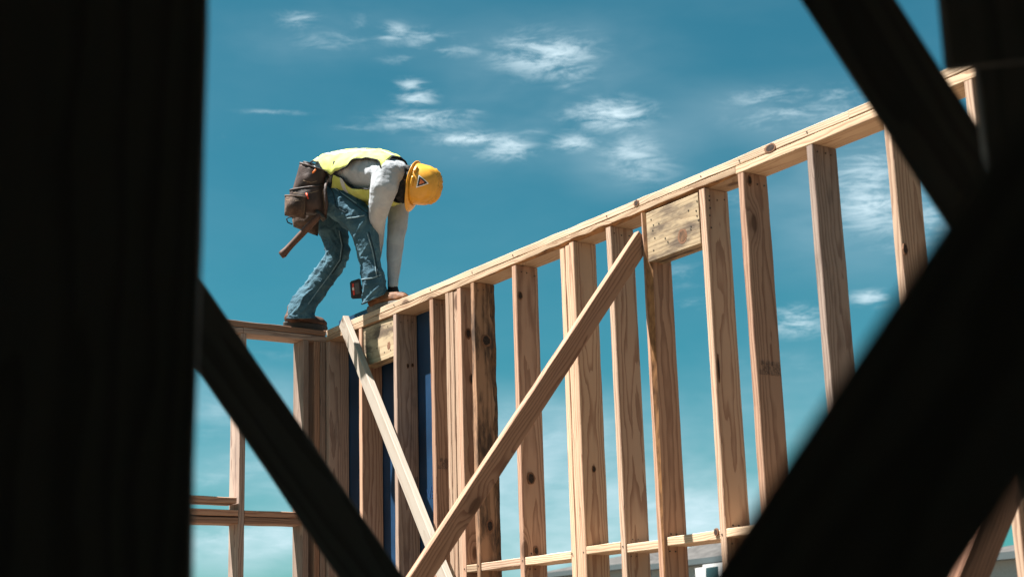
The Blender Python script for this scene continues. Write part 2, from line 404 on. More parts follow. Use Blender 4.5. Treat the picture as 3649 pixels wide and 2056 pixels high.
for y0, y1 in ((LY['l1']+T, LY['l2']), (LY['la']+T, LY['l1']), (LY['l0']+T, LY['la'])):
    gap = .006 if y1 == LY['l1'] else .001
    blk_l(y0, y1, -1.064); blk_l(y0, y1, -1.064-T-gap)
blk_l(LY['la']+T, LY['l1']-.012, -.989)
# nails at the blocks and the brace heads
def nail(parent, p, nrm, r=.004):
    bm = bmesh.new(); bmesh.ops.create_cone(bm, segments=8, radius1=r, radius2=r*.8, depth=.003, cap_ends=True)
    vs = [v.co.copy() for v in bm.verts]; bm.verts.index_update(); fs = [[v.index for v in f.verts] for f in bm.faces]; bm.free()
    mw = Matrix.Translation(p) @ Vector(nrm).to_track_quat('Z', 'Y').to_matrix().to_4x4()
    return mesh_obj('nail', vs, fs, NAIL, parent, mw)
for x in (1.553, SX['bark']+.018, SX['s3']+.02, 2.50, 2.59, SX['s4']+.02, SX['j2']+.006, SX['k2']+.014):
    nail(RW, Wp(x, -.0012, -1.50-rng.random()*.012), (0, -1, 0))
for k in ('s3', 's4', 'k2', 'j2'):
    for yy in (.03, .062): nail(RW, Wp(SX[k]+T+.0012, yy, -1.55), (1, 0, 0)); nail(RW, Wp(SX[k]+T+.0012, yy+.012, -1.475), (1, 0, 0))
for zz in (-.055, -.09, -.125, -.18): nail(RW, Wp(SX['k2']+T+.0012, .022+rng.random()*.006, zz), (1, 0, 0), .0045)
for k in ('k1', 's2', 'bark', 's3', 's4', 'k2', 's5', 's6', 's7'):
    for yy in (.028, .07, .11): nail(RW, Wp(SX[k]+T+.0012, yy+(rng.random()-.5)*.02, -.028-rng.random()*.02), (1, 0, 0), .0035)
    nail(RW, Wp(SX[k]+.012+rng.random()*.014, -.0012, T*1.5), (0, -1, 0), .0035)
KNOT = plain('dark_knot', (.040, .022, .014), .85, scale=120, bump=.4, c2=(.012, .008, .006)); KNOTR = plain('knot_rim', (.15, .072, .038), .85, scale=90)
def on_x(px, py, X): d = pix_dir(px, py); return CAM + d*((X-CAM.x)/d.x)
def on_y(px, py, Y): d = pix_dir(px, py); return CAM + d*((Y-CAM.y)/d.y)
def knot(P, nrm, ru, rv, m=None, lift=.0018):
    z = Vector(nrm); v_ = Vector((0, 0, 1)); u_ = v_.cross(z)
    def disc(name, k, off, mat, par):
        sd_ = rng.random()*9
        ring_ = [u_*ru*k*math.cos(2*math.pi*i/14)*(1+.22*noise.noise(Vector((i*.9, sd_, 0)))) + v_*rv*k*math.sin(2*math.pi*i/14)*(1+.22*noise.noise(Vector((i*.9, sd_, 4)))) + z*off for i in range(14)]
        vs = ring_ + [q - z*.008 for q in ring_] ; fs = [tuple(range(14))] + [(i, i+14, (i+1) % 14+14, (i+1) % 14) for i in range(14)]
        return mesh_obj(name, vs, fs, mat, par, Matrix.Translation(P))
    o = disc('knot', 1.35, lift, KNOTR, RW); disc('knot_heart', .95, lift+.0006, m or KNOT, o)
X_ = lambda k: SX[k]+T
for k, px, py, ru, rv in (('s3', 1853.3, 1053.7, .011, .017), ('s3', 1892.2, 1703.9, .018, .024), ('s3', 1910.2, 1960.7, .012, .017), ('bark', 1732.3, 1213.6, .024, .026), ('bark', 1745.8, 1872.8, .017, .026),
                          ('k1', 1453.3, 1303.3, .006, .011), ('k1', 1469.8, 1300.8, .007, .009), ('s5', 2670.9, 644.1, .009, .018), ('s7', 3225.8, 888.8, .010, .018), ('k2', 2560.2, 1313, .005, .050)):
    knot(on_x(px, py, X_(k)), (1, 0, 0), ru, rv)
knot(on_x(2115.8, 1671, 2.5705+T), (1, 0, 0), .009, .013)
knot(on_x(1668.3, 1188.6, 1.5305+T), (1, 0, 0), .014, .023); knot(on_x(1681, 1350, 1.5305+T), (1, 0, 0), .012, .022)
knot(on_y(2745, 528, 0), (0, -1, 0), .026, .014); knot(on_y(2268, 724, 0), (0, -1, 0), .014, .012); knot(on_y(2551.8, 1894.6, .008), (0, -1, 0), .010, .012)
knot(on_y(1385.7, 1231.6, .012), (0, -1, 0), .014, .018, KNOTR, .0008); knot(on_y(2432, 842, .004), (0, -1, 0), .024, .026, BARK, .0008)
for x, y in ((1830, 495), (1925, 470), (1820, 590), (1855, 718), (2035, 722), (2080, 785), (1835, 930), (1790, 400)): nail(RW, on_y(1950+x/4.836, 700+y/4.836, .0038), (0, -1, 0), .0045)
for x, y in ((257, 1115), (390, 1118), (405, 1207), (430, 1282), (405, 955), (300, 1390), (300, 1440)): nail(RW, on_y(2400+x/4.836, 520+y/4.836, .0038), (0, -1, 0), .0045)
for x, y in ((487, 518), (573, 577), (498, 743), (692, 776), (823, 848), (935, 350), (880, 405), (928, 808)): nail(RW, on_y(1200+x/4.836, 1080+y/4.836, .0118), (0, -1, 0), .0045)
# grade stamps, printed upside down on the broad faces
def stamp(stud, x, y, z, size=.026):
    cu = bpy.data.curves.new('stamp_text', 'FONT'); cu.body = 'NO.2 TE NO.2 TE\nKDHT   KDHT\nSYP 187 SYP 187'; cu.size = size; cu.space_line = .78
    to = bpy.data.objects.new('stamp_text', cu); col.objects.link(to)
    me = bpy.data.meshes.new_from_object(to.evaluated_get(bpy.context.evaluated_depsgraph_get())); bpy.data.objects.remove(to)
    me.name = 'grade_stamp'; me.materials.clear(); me.materials.append(INK)
    wmx = max(v.co.x for v in me.vertices); k = .118/wmx
    for v in me.vertices: v.co = Vector((v.co.x*k, v.co.y*1.0, 0))
    o = bpy.data.objects.new('grade_stamp', me); col.objects.link(o); o.parent = stud; o.matrix_parent_inverse = PARENT_INV[stud.name]
    # text x -> world -y , text y -> world -z , normal +x
    mw = Matrix.Translation(Wp(x, y, z)) @ Matrix(((0, 0, 1), (-1, 0, 0), (0, -1, 0))).to_4x4()
    o.matrix_parent_inverse = Matrix(); o.matrix_basis = stud.matrix_basis.inverted() @ mw
    return o
stamp(STUDS['s5'], SX['s5']+T+.003, .130, -.86)
stamp(STUDS['k1'], SX['k1']+T+.003, .130, -.985)
stamp(STUDS['s2'], SX['s2']+T+.009, .130, -.935)

# blue sheathing behind the corner
def blue_mat():
    m, N, b = new_mat('blue_sheathing')
    oc = N.n('ShaderNodeTexCoord').outputs['Object']
    nz = N.noise(oc, 60, 4, .6); n2 = N.noise(oc, 3, 3, .5)
    N.put(b.inputs['Base Color'], N.mix(N.mr(n2, .3, .7), (.003, .020, .050), (.007, .036, .088)))
    b.inputs['Roughness'].default_value = .45
    bp = N.n('ShaderNodeBump'); bp.inputs['Strength'].default_value = .3; bp.inputs['Distance'].default_value = .002
    N.put(bp.inputs['Height'], nz); N.put(b.inputs['Normal'], bp.outputs[0])
    return m
BLUE = blue_mat()
SH = thing('sheathing_panel', (.5, D+.02, .1), 'blue foam sheathing fixed behind the studs at the corner', 'sheathing')
box('panel', (-.10, D+.004, .02), (.640, D+.020, ZP+.172), BLUE, SH)
box('panel', (.648, D+.004, .02), (1.12, D+.020, ZP+.105), BLUE, SH)
def flat_text(body, size, mat, parent, mw, name):
    cu = bpy.data.curves.new(name, 'FONT'); cu.body = body; cu.size = size; cu.shear = .25
    to = bpy.data.objects.new(name, cu); col.objects.link(to)
    me = bpy.data.meshes.new_from_object(to.evaluated_get(bpy.context.evaluated_depsgraph_get())); bpy.data.objects.remove(to)
    me.materials.clear(); me.materials.append(mat)
    o = bpy.data.objects.new(name, me); link(o, parent); o.matrix_basis = mw
    return o
PRINT = plain('blue_print', (.006, .03, .09), .6)
flat_text('Na', .10, PRINT, SH, Matrix.Translation(Wp(.915, D+.002, -1.075)) @ Matrix(((1, 0, 0), (0, 0, -1), (0, 1, 0))).to_4x4(), 'printed_lettering')

# ------------------------------------------------------------------ temporary braces
b1a = Wp(.292, -.022, .052); _q = pix_dir(1520, 1890); b1dir = (CAM + _q*((-.12-CAM.y)/_q.y) - b1a).normalized()
b1 = board('brace', b1a - b1dir*.03, b1a + b1dir*3.1, (.8, -.1, .6), .089, T, WHITEPINE, n=50)
# slanting boards
b1['label'] = 'whitish diagonal brace board slanting down from the corner top plate'; b1['category'] = 'brace'; b1['group'] = 'temporary wall braces'
kd_ = Vector((0, -.619, -.785))
OLDPINE = wood('pine_dark_red', (.27, .145, .095), (.11, .052, .033), ring=.012, kn=.2)
def kicker(x, label, mat=None):
    c0 = Wp(x, .015, -.115)
    b = board('brace', c0, c0 + kd_*3.2, (0, .785, -.619), .089, T-.001, mat or PINE2, n=50)
    return tag(b, label, 'brace', 'temporary wall braces')
kicker(3.1195, 'long reddish kicker brace running from the stained header down to the deck')
kicker(5.935, 'brown kicker brace partly hidden behind the dark foreground timbers', OLDPINE)

# ------------------------------------------------------------------ houses far behind
SHINGLE = plain('roof_shingle', (.055, .052, .05), .9, scale=2.5, var=.3)
SIDING = plain('white_siding', (.55, .56, .57), .7, scale=1, var=.03)
TRIMG = plain('grey_trim', (.22, .25, .26), .6)
FASCIA = plain('dark_fascia', (.06, .075, .08), .5)
GLASS, _N, _b = new_mat('window_glass'); _b.inputs['Base Color'].default_value = (.03, .06, .07, 1); _b.inputs['Roughness'].default_value = .08
def house(x0, x1, y0, y1, eave, ridge, label, windows=(), bay=None):
    t = thing('house', ((x0+x1)/2, (y0+y1)/2, -.45), label, 'house', 'houses beyond the site')
    box('wall', (x0, y0, -.5), (x1, y1, eave), SIDING, t)
    o_ = .5; h = min(x1-x0, y1-y0)/2+o_; mx0, mx1, my = x0-o_+h, x1+o_-h, (y0+y1)/2
    if mx1 < mx0: mx0 = mx1 = (x0+x1)/2
    v = [(x0-o_, y0-o_, eave+.16), (x1+o_, y0-o_, eave+.16), (x1+o_, y1+o_, eave+.16), (x0-o_, y1+o_, eave+.16), (mx0, my, ridge), (mx1, my, ridge)]
    mesh_obj('roof', v, [(0, 1, 5, 4), (1, 2, 5), (2, 3, 4, 5), (3, 0, 4), (0, 3, 2, 1)], SHINGLE, t)
    box('fascia', (x0-o_, y0-o_, eave-.08), (x1+o_, y1+o_, eave+.158), FASCIA, t)
    box('frieze', (x0-.04, y0-.04, eave-.75), (x1+.04, y1+.04, eave-.085), TRIMG, t)
    for xx in (x0, x1): box('corner_trim', (xx-.2, y0-.06, -.45), (xx+.2, y0+.2, eave-.755), TRIMG, t)
    for (wx, wz, ww, wh) in windows:
        f = box('window', (wx-ww/2, y0-.10, wz-wh/2), (wx+ww/2, y0+.05, wz+wh/2), SIDING, t)
        for sx in (-1, 1):
            gx = wx+sx*ww*.24
            box('pane', (gx-ww*.19, y0-.104, wz-wh/2+.12), (gx+ww*.19, y0-.08, wz+wh/2-.12), GLASS, t)
    if bay:
        box('bay', (bay[0], y0-1.2, -.45), (bay[1], y0-.065, eave-.30), SIDING, t)
        for (wx, wz, ww, wh) in bay[2]:
            box('window', (wx-ww/2, y0-1.30, wz-wh/2), (wx+ww/2, y0-1.19, wz+wh/2), SIDING, t)
            for sx in (-1, 1):
                gx = wx+sx*ww*.24
                box('pane', (gx-ww*.18, y0-1.304, wz-wh/2+.14), (gx+ww*.18, y0-1.28, wz+wh/2-.14), GLASS, t)
    return t
def at_y(px, py, Y):
    d = pix_dir(px, py); return CAM + d*((Y-CAM.y)/d.y)
e1 = at_y(2520, 1990, 40); xl = at_y(2325, 2000, 40).x; xr = at_y(2860, 1990, 40).x; rz = at_y(2600, 1930, 44).z
bx = at_y(2476, 2000, 38.8).x; wq = at_y(2545, 2056, 38.8)
house(xl, xr, 40, 50, e1.z-.15, rz+1.2, 'white house with grey hip roof and projecting bay beyond the stud wall', bay=(bx, bx+7, [(wq.x+.55, wq.z-.3, 2.2, 1.7)]))
e2 = at_y(2100, 2037, 42); house(at_y(1945, 2045, 42).x, at_y(2225, 2020, 42).x, 42, 52, e2.z, at_y(2030, 1992, 47).z, 'white house with low grey hip roof showing between the studs')
e3 = at_y(3600, 1985, 40); house(at_y(3440, 1985, 40).x, at_y(3590, 1985, 40).x+9, 40, 50, e3.z, at_y(3600, 1925, 45).z+.3, 'white house with dark gutter seen past the brown kicker brace')

# ------------------------------------------------------------------ unseen shell added round the camera to shade the foreground timbers
FH = Vector((FW.x, FW.y, 0)).normalized(); RH = Vector((-FH.y*-1, -FH.x, 0)); RH = Vector((FH.y, -FH.x, 0))
CB = Vector((CAM.x, CAM.y, 0))
ROOFZ = 2.9
def obox(name, f0, f1, l0, l1, z0, z1, mat, parent):
    M = Matrix((FH, -RH, Vector((0, 0, 1)))).transposed().to_4x4()
    c = CB + FH*(f0+f1)/2 + RH*(l0+l1)/2 + Vector((0, 0, (z0+z1)/2))
    hx, hy, hz = (f1-f0)/2, (l1-l0)/2, (z1-z0)/2
    v = [(sx*hx, sy*hy, sz*hz) for sx in (-1, 1) for sy in (-1, 1) for sz in (-1, 1)]
    f = [(0, 1, 3, 2), (4, 6, 7, 5), (0, 4, 5, 1), (2, 3, 7, 6), (0, 2, 6, 4), (1, 5, 7, 3)]
    return mesh_obj(name, v, f, mat, parent, Matrix.Translation(c) @ M)
SHELL = thing('shade_shell', CB - FH*1.0, 'unseen unfinished building shell added round the camera to shade the foreground timbers', 'building')
obox('shade_roof', -2.6, 3.1, -2.0, 2.0, ROOFZ, ROOFZ+.2, SHELL_BOARD, SHELL)  # added roof, out of view, keeps sun and sky off the timbers
obox('wall', -2.6, 3.0, -2.0, -1.88, .004, ROOFZ-.002, SHELL_BOARD, SHELL)
obox('wall', -2.6, 3.0, 1.88, 2.0, .004, ROOFZ-.002, SHELL_BOARD, SHELL)
obox('wall', -2.6, -2.48, -1.877, 1.877, .004, ROOFZ-.002, SHELL_BOARD, SHELL)
obox('shell_floor', -2.477, 3.0, -1.877, 1.877, .004, .010, SHELL_BOARD, SHELL)  # added floor lining of the shell, out of view

def post(px, py, depth, side, width, z0, z1, label, thick=.04, name='timber_post', lean=0.):
    e = pix(px, py, depth)
    ry = Vector((e.x-CAM.x, e.y-CAM.y, 0)).normalized(); RHx = Vector((ry.y, -ry.x, 0)); RHx = (RHx + ry*side*.06).normalized()
    c = e + RHx*side*width/2
    p0 = Vector((c.x, c.y, z0)) - RH*lean*(e.z-z0); p1 = Vector((c.x, c.y, z1)) + RH*lean*(z1-e.z)
    o = board(name, p0, p1, RHx, width, thick, DARKWOOD, n=30, rough=.003)
    return tag(o, label, 'post', 'dark foreground timbers')
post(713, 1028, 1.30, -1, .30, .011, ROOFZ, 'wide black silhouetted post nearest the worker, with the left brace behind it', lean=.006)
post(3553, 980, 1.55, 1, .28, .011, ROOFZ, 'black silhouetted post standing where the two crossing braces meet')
# stub hanging from the roof beside the post
e_ = pix(3368, 245, 1.50)
_ry = Vector((e_.x-CAM.x, e_.y-CAM.y, 0)).normalized(); RHs = (Vector((_ry.y, -_ry.x, 0))+_ry*.06).normalized(); c_ = e_ + RHs*.07
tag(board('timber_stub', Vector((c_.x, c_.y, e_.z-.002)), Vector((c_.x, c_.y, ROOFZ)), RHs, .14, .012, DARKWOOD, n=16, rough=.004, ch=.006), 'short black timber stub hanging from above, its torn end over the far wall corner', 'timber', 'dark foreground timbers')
def to_floor(a, b, da, db):
    A, B = pix(*a, da), pix(*b, db); d = (B-A).normalized()
    return A, B, d
def run(a, b, da, db, width, label, zlow=.013, zhigh=ROOFZ):
    A, B, d = to_floor(a, b, da, db)
    hi, lo = (A, B) if A.z > B.z else (B, A); d = (lo-hi).normalized()
    drop = width/2*math.sqrt(max(0, 1-d.z*d.z))
    P0 = hi - d*((zhigh-drop-hi.z)/-d.z); P1 = hi + d*((hi.z-zlow-drop)/-d.z)
    o = board('timber_brace', P0, P1, d.cross((A+B)/2-CAM), width, .038, DARKWOOD, n=40, rough=.002)
    return tag(o, label, 'brace', 'dark foreground timbers')
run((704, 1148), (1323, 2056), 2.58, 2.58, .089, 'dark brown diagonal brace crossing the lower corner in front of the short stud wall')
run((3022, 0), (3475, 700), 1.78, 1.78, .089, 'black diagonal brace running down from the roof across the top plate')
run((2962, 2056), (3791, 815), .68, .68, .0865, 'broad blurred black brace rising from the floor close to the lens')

# ------------------------------------------------------------------ the worker
def Q(cx, cy, dep): return pix(940+cx/2.0157, 480+cy/2.0157, dep)
def crad(c, dep=9.45): return c/2.0157*dep/FPX
TC = -FW                                    # towards the photographer = the worker's right
WB = Wp(.3, -.05, 2*T)
PER = thing('person', WB, 'worker in yellow hard hat and hi-vis vest bending over on top of the framed walls', 'person')
def blob(name, prims, mats, parent, voxel=.009, smooth=6, disp=None, ret=False):
    """prims: lists of (point, r_img, r_depth) chained; overlapping ellipsoids fused to one skin"""
    bm = bmesh.new()
    for ch in prims:
        ch = [(Vector(p), a, b) for p, a, b in ch]
        pts = []
        if len(ch) == 1: pts = ch
        for i in range(len(ch)-1):
            (p, a, b), (q, c, d) = ch[i], ch[i+1]
            n = max(2, int((q-p).length/(min(a, c, b, d)*.35)))
            for k in range(n+(i == len(ch)-2)):
                t = k/n; pts.append((p.lerp(q, t), a+(c-a)*t, b+(d-b)*t))
        for (p, a, b) in pts:
            r = bmesh.ops.create_icosphere(bm, subdivisions=2, radius=1)
            for v in r['verts']:
                o = v.co.copy()
                v.co = p + (RT*o.x + UP*o.y)*a + FW*o.z*b
    me = bpy.data.meshes.new(name); bm.to_mesh(me); bm.free()
    o = bpy.data.objects.new(name, me); col.objects.link(o)
    md = o.modifiers.new('r', 'REMESH'); md.mode = 'VOXEL'; md.voxel_size = voxel
    ms = o.modifiers.new('s', 'SMOOTH'); ms.factor = .5; ms.iterations = smooth
    dg = bpy.context.evaluated_depsgraph_get()
    m2 = bpy.data.meshes.new_from_object(o.evaluated_get(dg)); bpy.data.objects.remove(o)
    vn = [v.normal.copy() for v in m2.vertices]
    if disp:
        for v, nrm in zip(m2.vertices, vn): v.co = v.co + nrm*disp(v.co)
    m2.name = name; m2.materials.clear()
    for m in (mats if isinstance(mats, (list, tuple)) else [mats]): m2.materials.append(m)
    for p in m2.polygons: p.use_smooth = True
    m2.update()
    ob = bpy.data.objects.new(name, m2); link(ob, parent); PARENT_INV[ob.name] = Matrix()
    return ob
def C3(cx, cy, dep, r, rd=None):
    ra = crad(r, dep); return (Q(cx, cy, dep), ra, rd if rd is not None else ra)

def cloth(name, c, c2, rough=.9, scale=9., weave=900., bump=.35, bd=.006, sheen=.0):
    m, N, b = new_mat(name)
    oc = N.n('ShaderNodeTexCoord').outputs['Object']
    a = N.noise(oc, scale, 4, .6, .6); f = N.noise(oc, weave, 2, .5)
    cc = N.mix(N.mr(N.m('ADD', a, N.m('MULTIPLY', N.m('SUBTRACT', f, .5), .35)), .34, .68), c2, c)
    N.put(b.inputs['Base Color'], cc); b.inputs['Roughness'].default_value = rough; b.inputs['Specular IOR Level'].default_value = .15
    bp = N.n('ShaderNodeBump'); bp.inputs['Strength'].default_value = bump; bp.inputs['Distance'].default_value = bd
    N.put(bp.inputs['Height'], N.noise(oc, scale*3.2, 4, .55, .8)); N.put(b.inputs['Normal'], bp.outputs[0])
    return m
DENIM = cloth('denim', (.062, .128, .165), (.026, .062, .088), scale=5, bump=.7, bd=.03)
SHIRT = cloth('grey_cotton', (.35, .37, .395), (.29, .305, .325), scale=10, bump=.45, bd=.008)
VEST = cloth('hi_vis_yellow', (.48, .51, .17), (.40, .43, .10), scale=8, bump=.3)
SILVER = plain('reflective_tape', (.45, .46, .47), .35, scale=40)
BLACKT = plain('black_binding', (.012, .012, .013), .8)
SKIN = plain('brown_skin', (.16, .075, .045), .55, scale=25, var=.2)
BEARD = plain('black_hair', (.010, .009, .008), .75, scale=80)
LEATHER = plain('brown_leather', (.058, .036, .030), .62, scale=12, bump=.8, c2=(.020, .012, .010), spec=.3, bd=.010)
LEATHER2 = plain('worn_suede_leather', (.11, .070, .050), .85, scale=16, bump=.9, c2=(.032, .020, .015), bd=.012)
BOOT = plain('tan_boot_leather', (.16, .068, .026), .7, scale=18, bump=.4, c2=(.08, .034, .015))
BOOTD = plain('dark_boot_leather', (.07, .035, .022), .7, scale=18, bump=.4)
SOLE = plain('rubber_sole', (.15, .14, .125), .8, scale=30, c2=(.08, .075, .07))
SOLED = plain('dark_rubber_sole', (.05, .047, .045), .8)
HAT, _N, _b = new_mat('yellow_shell')
_oc = _N.n('ShaderNodeTexCoord').outputs['Object']
_N.put(_b.inputs['Base Color'], _N.mix(_N.mr(_N.noise(_oc, 16, 5, .65), .35, .72), (.60, .285, .026), (.50, .235, .020))); _b.inputs['Roughness'].default_value = .34
_b.inputs['Specular IOR Level'].default_value = .45
GLOVE = plain('dark_glove', (.018, .011, .010), .8, scale=30)

def fold(freq, amp, seed, ax=None, k=.35):
    def f(p):
        q = p*freq + Vector((seed, seed*.7, 0))
        if ax is not None: q = q - ax*q.dot(ax)*(1-k)
        a = 1-abs(noise.noise(q))*2; b = noise.noise(q*2.3+Vector((3, 1, 7)))
        return amp*(a-.45) + amp*.4*b
    return f
# jeans
rhip, rkn, rank = Q(430, 420, 9.52), Q(705, 625, 9.34), Q(800, 1150, 9.20)
def creases(p):
    """sharp cloth creases: stretched ridges that bunch up"""
    w_ = Vector((noise.noise(p*6), noise.noise(p*6+Vector((5, 0, 0))), noise.noise(p*6+Vector((0, 7, 0)))))*.05
    q = p + w_
    a = UP.dot(q)*14 + RT.dot(q)*10; b = UP.dot(q)*12 - RT.dot(q)*13
    e = noise.noise(Vector((a, RT.dot(q)*5, FW.dot(q)*6))); f = noise.noise(Vector((b, RT.dot(q)*6+9, FW.dot(q)*6)))
    r1 = 1-min(1, abs(e)*3.2); r2 = 1-min(1, abs(f)*3.2)
    m_ = .5+.9*noise.noise(p*5+Vector((2, 2, 2)))
    return .013*r1*r1*max(0, m_) + .011*r2*r2*max(0, 1-m_) - .004
jeans = blob('jeans', [
 [C3(385, 350, 9.60, 128, .15), C3(415, 420, 9.58, 134, .165)],
 [C3(430, 405, 9.52, 132, .10), C3(520, 475, 9.46, 130), C3(612, 542, 9.40, 124), C3(694, 620, 9.34, 113), C3(724, 690, 9.32, 102), C3(744, 800, 9.29, 95),
  C3(766, 920, 9.26, 82), C3(780, 1010, 9.23, 84), C3(792, 1090, 9.215, 94), C3(806, 1210, 9.20, 108, .078)],
 [C3(425, 470, 9.72, 126, .10), C3(458, 590, 9.73, 120), C3(506, 720, 9.71, 102), C3(532, 830, 9.68, 88), C3(512, 905, 9.67, 88), C3(440, 1010, 9.65, 94),
  C3(360, 1120, 9.62, 88), C3(300, 1200, 9.60, 98), C3(268, 1275, 9.58, 102, .08), C3(262, 1385, 9.57, 104, .08)]],
 DENIM, PER, .0075, 3, creases)
bm = bmesh.new(); bm.from_mesh(jeans.data)
for a_, b_ in (((700, 1222), (905, 1128)), ((160, 1322), (372, 1318))):
    A_, B_ = Q(*a_, 9.3), Q(*b_, 9.3); n_ = (B_-A_).cross(FW).normalized()
    if n_.z > 0: n_ = -n_
    bmesh.ops.bisect_plane(bm, geom=bm.verts[:]+bm.edges[:]+bm.faces[:], plane_co=A_, plane_no=n_, clear_outer=True)
bnd = [e for e in bm.edges if e.is_boundary]
HEMS = []
left = set(bnd)
while left:
    e = left.pop(); loop = [e.verts[0], e.verts[1]]
    while True:
        nx = next((k for k in loop[-1].link_edges if k in left), None)
        if nx is None: break
        left.discard(nx); loop.append(nx.other_vert(loop[-1]))
    if len(loop) > 20: HEMS.append([v.co.copy() for v in loop])
bm.to_mesh(jeans.data); bm.free()
md = jeans.modifiers.new('t', 'SOLIDIFY'); md.thickness = .006; md.offset = -1
for h in HEMS: tube('hem', h[::3]+[h[0]], .006, DENIM, jeans, seg=6, cap=False)
# hems cut level: a thin cuff roll on each leg
def ring(center, axis, ra, rb, rr, name, mat, n=28, up=None):
    z = axis.normalized(); x = (up - z*up.dot(z)).normalized() if up else z.orthogonal().normalized(); y = z.cross(x)
    pts = [center + x*ra*math.cos(2*math.pi*k/n) + y*rb*math.sin(2*math.pi*k/n) + z*.004*math.sin(5*2*math.pi*k/n) for k in range(n+1)]
    return tube(name, pts, rr, mat, PER, seg=6, cap=False)

def trace(obj, pts, r, mat, name, n=None):
    """thread or strap lying on a surface"""
    T_ = BVHTree.FromPolygons([v.co.copy() for v in obj.data.vertices], [list(p.vertices) for p in obj.data.polygons])
    out = []
    for (a, b), (c, d) in zip(pts, pts[1:]):
        k = max(3, int(math.hypot(c-a, d-b)/14))
        for i in range(k):
            x, y = a+(c-a)*i/k, b+(d-b)*i/k
            dr = (Q(x, y, 9.4)-CAM).normalized(); h = T_.ray_cast(CAM, dr)
            if h[0]: out.append(h[0] + h[1]*r*.4)
    if len(out) > 2: return tube(name, out, r, mat, obj, seg=6)
THREAD = plain('pale_denim_seam', (.16, .24, .28), .9); SEAMD = plain('dark_denim_seam', (.012, .03, .042), .9)
for pts, m_ in (([(470, 330), (560, 430), (690, 530), (775, 590)], SEAMD), ([(755, 700), (790, 830), (815, 960), (825, 1040)], SEAMD), ([(742, 705), (778, 830), (802, 960), (812, 1040)], THREAD),
                ([(540, 690), (560, 800), (545, 900), (470, 1010), (395, 1110), (310, 1230)], THREAD), ([(550, 695), (572, 800), (556, 905), (482, 1015)], SEAMD),
                ([(600, 600), (660, 595), (740, 575)], THREAD), ([(440, 330), (500, 420), (520, 520), (585, 560), (610, 540)], SEAMD), ([(500, 380), (600, 450), (680, 505)], THREAD),
                ([(705, 1040), (780, 1030), (855, 1000)], THREAD)):
    trace(jeans, pts, .0035, m_, 'seam')
# shirt: torso and both sleeves
AX0, AX1 = Q(400, 320, 9.60), Q(985, 300, 9.34)
TORSO = [[C3(400, 335, 9.60, 126, .155), C3(500, 282, 9.55, 134, .16), C3(610, 262, 9.50, 140, .17), C3(730, 275, 9.44, 158, .185), C3(840, 290, 9.39, 165, .20), C3(920, 305, 9.36, 140, .19)]]
s1 = fold(7., .0035, 21.)
sd = lambda p: s1(p)+.16*creases(p*.85+Vector((3, 1, 0)))
shirt = blob('shirt', TORSO + [
 [C3(880, 285, 9.24, 112, .09), C3(865, 380, 9.20, 104, .085), C3(835, 490, 9.22, 86, .075), C3(818, 590, 9.27, 66, .06), C3(822, 680, 9.33, 50), C3(815, 800, 9.37, 42), C3(790, 960, 9.37, 36)],
 [C3(955, 430, 9.50, 92, .085), C3(968, 520, 9.50, 84, .075), C3(962, 640, 9.46, 76), C3(945, 760, 9.40, 66), C3(938, 900, 9.35, 58), C3(928, 1010, 9.31, 46), C3(926, 1090, 9.28, 38)]],
 SHIRT, PER, .0085, 4, sd)
# vest: two panels laid over the torso
torso = blob('tmp_torso', TORSO, SHIRT, PER, .012, 6)
bvh = BVHTree.FromPolygons([v.co.copy() for v in torso.data.vertices], [list(p.vertices) for p in torso.data.polygons])
bpy.data.objects.remove(torso)
axd = (AX1-AX0).normalized(); vup = (UP - axd*UP.dot(axd)).normalized(); vrt = vup.cross(axd) if vup.cross(axd).dot(TC) > 0 else axd.cross(vup)
def on_torso(s, phi, off):
    a = AX0.lerp(AX1, s); dr = vrt*math.cos(phi)+vup*math.sin(phi)
    h = bvh.ray_cast(a + dr*.9, -dr)
    return (h[0] if h[0] else a + dr*.12) + dr*off
def panel(name, s0, s1, lo, hi, mat_fn, ns=40, nf=34, flare=.02, seed=0., base=.016, hang=0.):
    vs, fs, mi = [], [], []
    for i in range(ns+1):
        s = s0+(s1-s0)*i/ns
        for j in range(nf+1):
            u = j/nf; ph = lo(s)+(hi(s)-lo(s))*u
            ed = max(abs(2*u-1)**5, (1-i/ns)**7)
            off = base + flare*ed*(.6+.8*noise.noise(Vector((s*9+seed, u*3, 2)))) + .008*noise.noise(Vector((s*13+seed, u*9, 0))) + .006*math.sin(u*40+s*9+seed)*noise.noise(Vector((s*7, seed, 4)))
            vs.append(on_torso(s, ph, off + hang*max(0., -math.sin(ph))))
    for i in range(ns):
        for j in range(nf):
            a = i*(nf+1)+j; fs.append((a, a+1, a+nf+2, a+nf+1)); mi.append(mat_fn(i/ns, j/nf))
    o = mesh_obj(name, vs, fs, [VEST, SILVER, BLACKT], PER, smooth=True, midx=mi)
    md = o.modifiers.new('t', 'SOLIDIFY'); md.thickness = .004
    W1 = nf+1
    edge = [j for j in range(W1)] + [i*W1+nf for i in range(1, ns+1)] + [ns*W1+j for j in range(nf-1, -1, -1)] + [i*W1 for i in range(ns-1, -1, -1)]
    pts = [vs[k] for k in edge]
    t = tube('binding', pts, .0052, BLACKT, o, seg=6, cap=False)
    return o
VS = thing  # (keeps names short below)
sm = lambda s, a, b: max(0., min(1., (s-a)/(b-a)))
def lerp_tab(tab):
    def f(x):
        for (a, u), (b, v) in zip(tab, tab[1:]):
            if x <= b: t = max(0., (x-a)/(b-a)); t = t*t*(3-2*t); return R(u+(v-u)*t)
        return R(tab[-1][1])
    return f
lo_b = lerp_tab([(-.02, 52), (.12, 36), (.27, 10), (.34, 2), (.42, 9), (.54, 14), (.61, 27), (.78, 30), (.92, 24), (1., 4)])
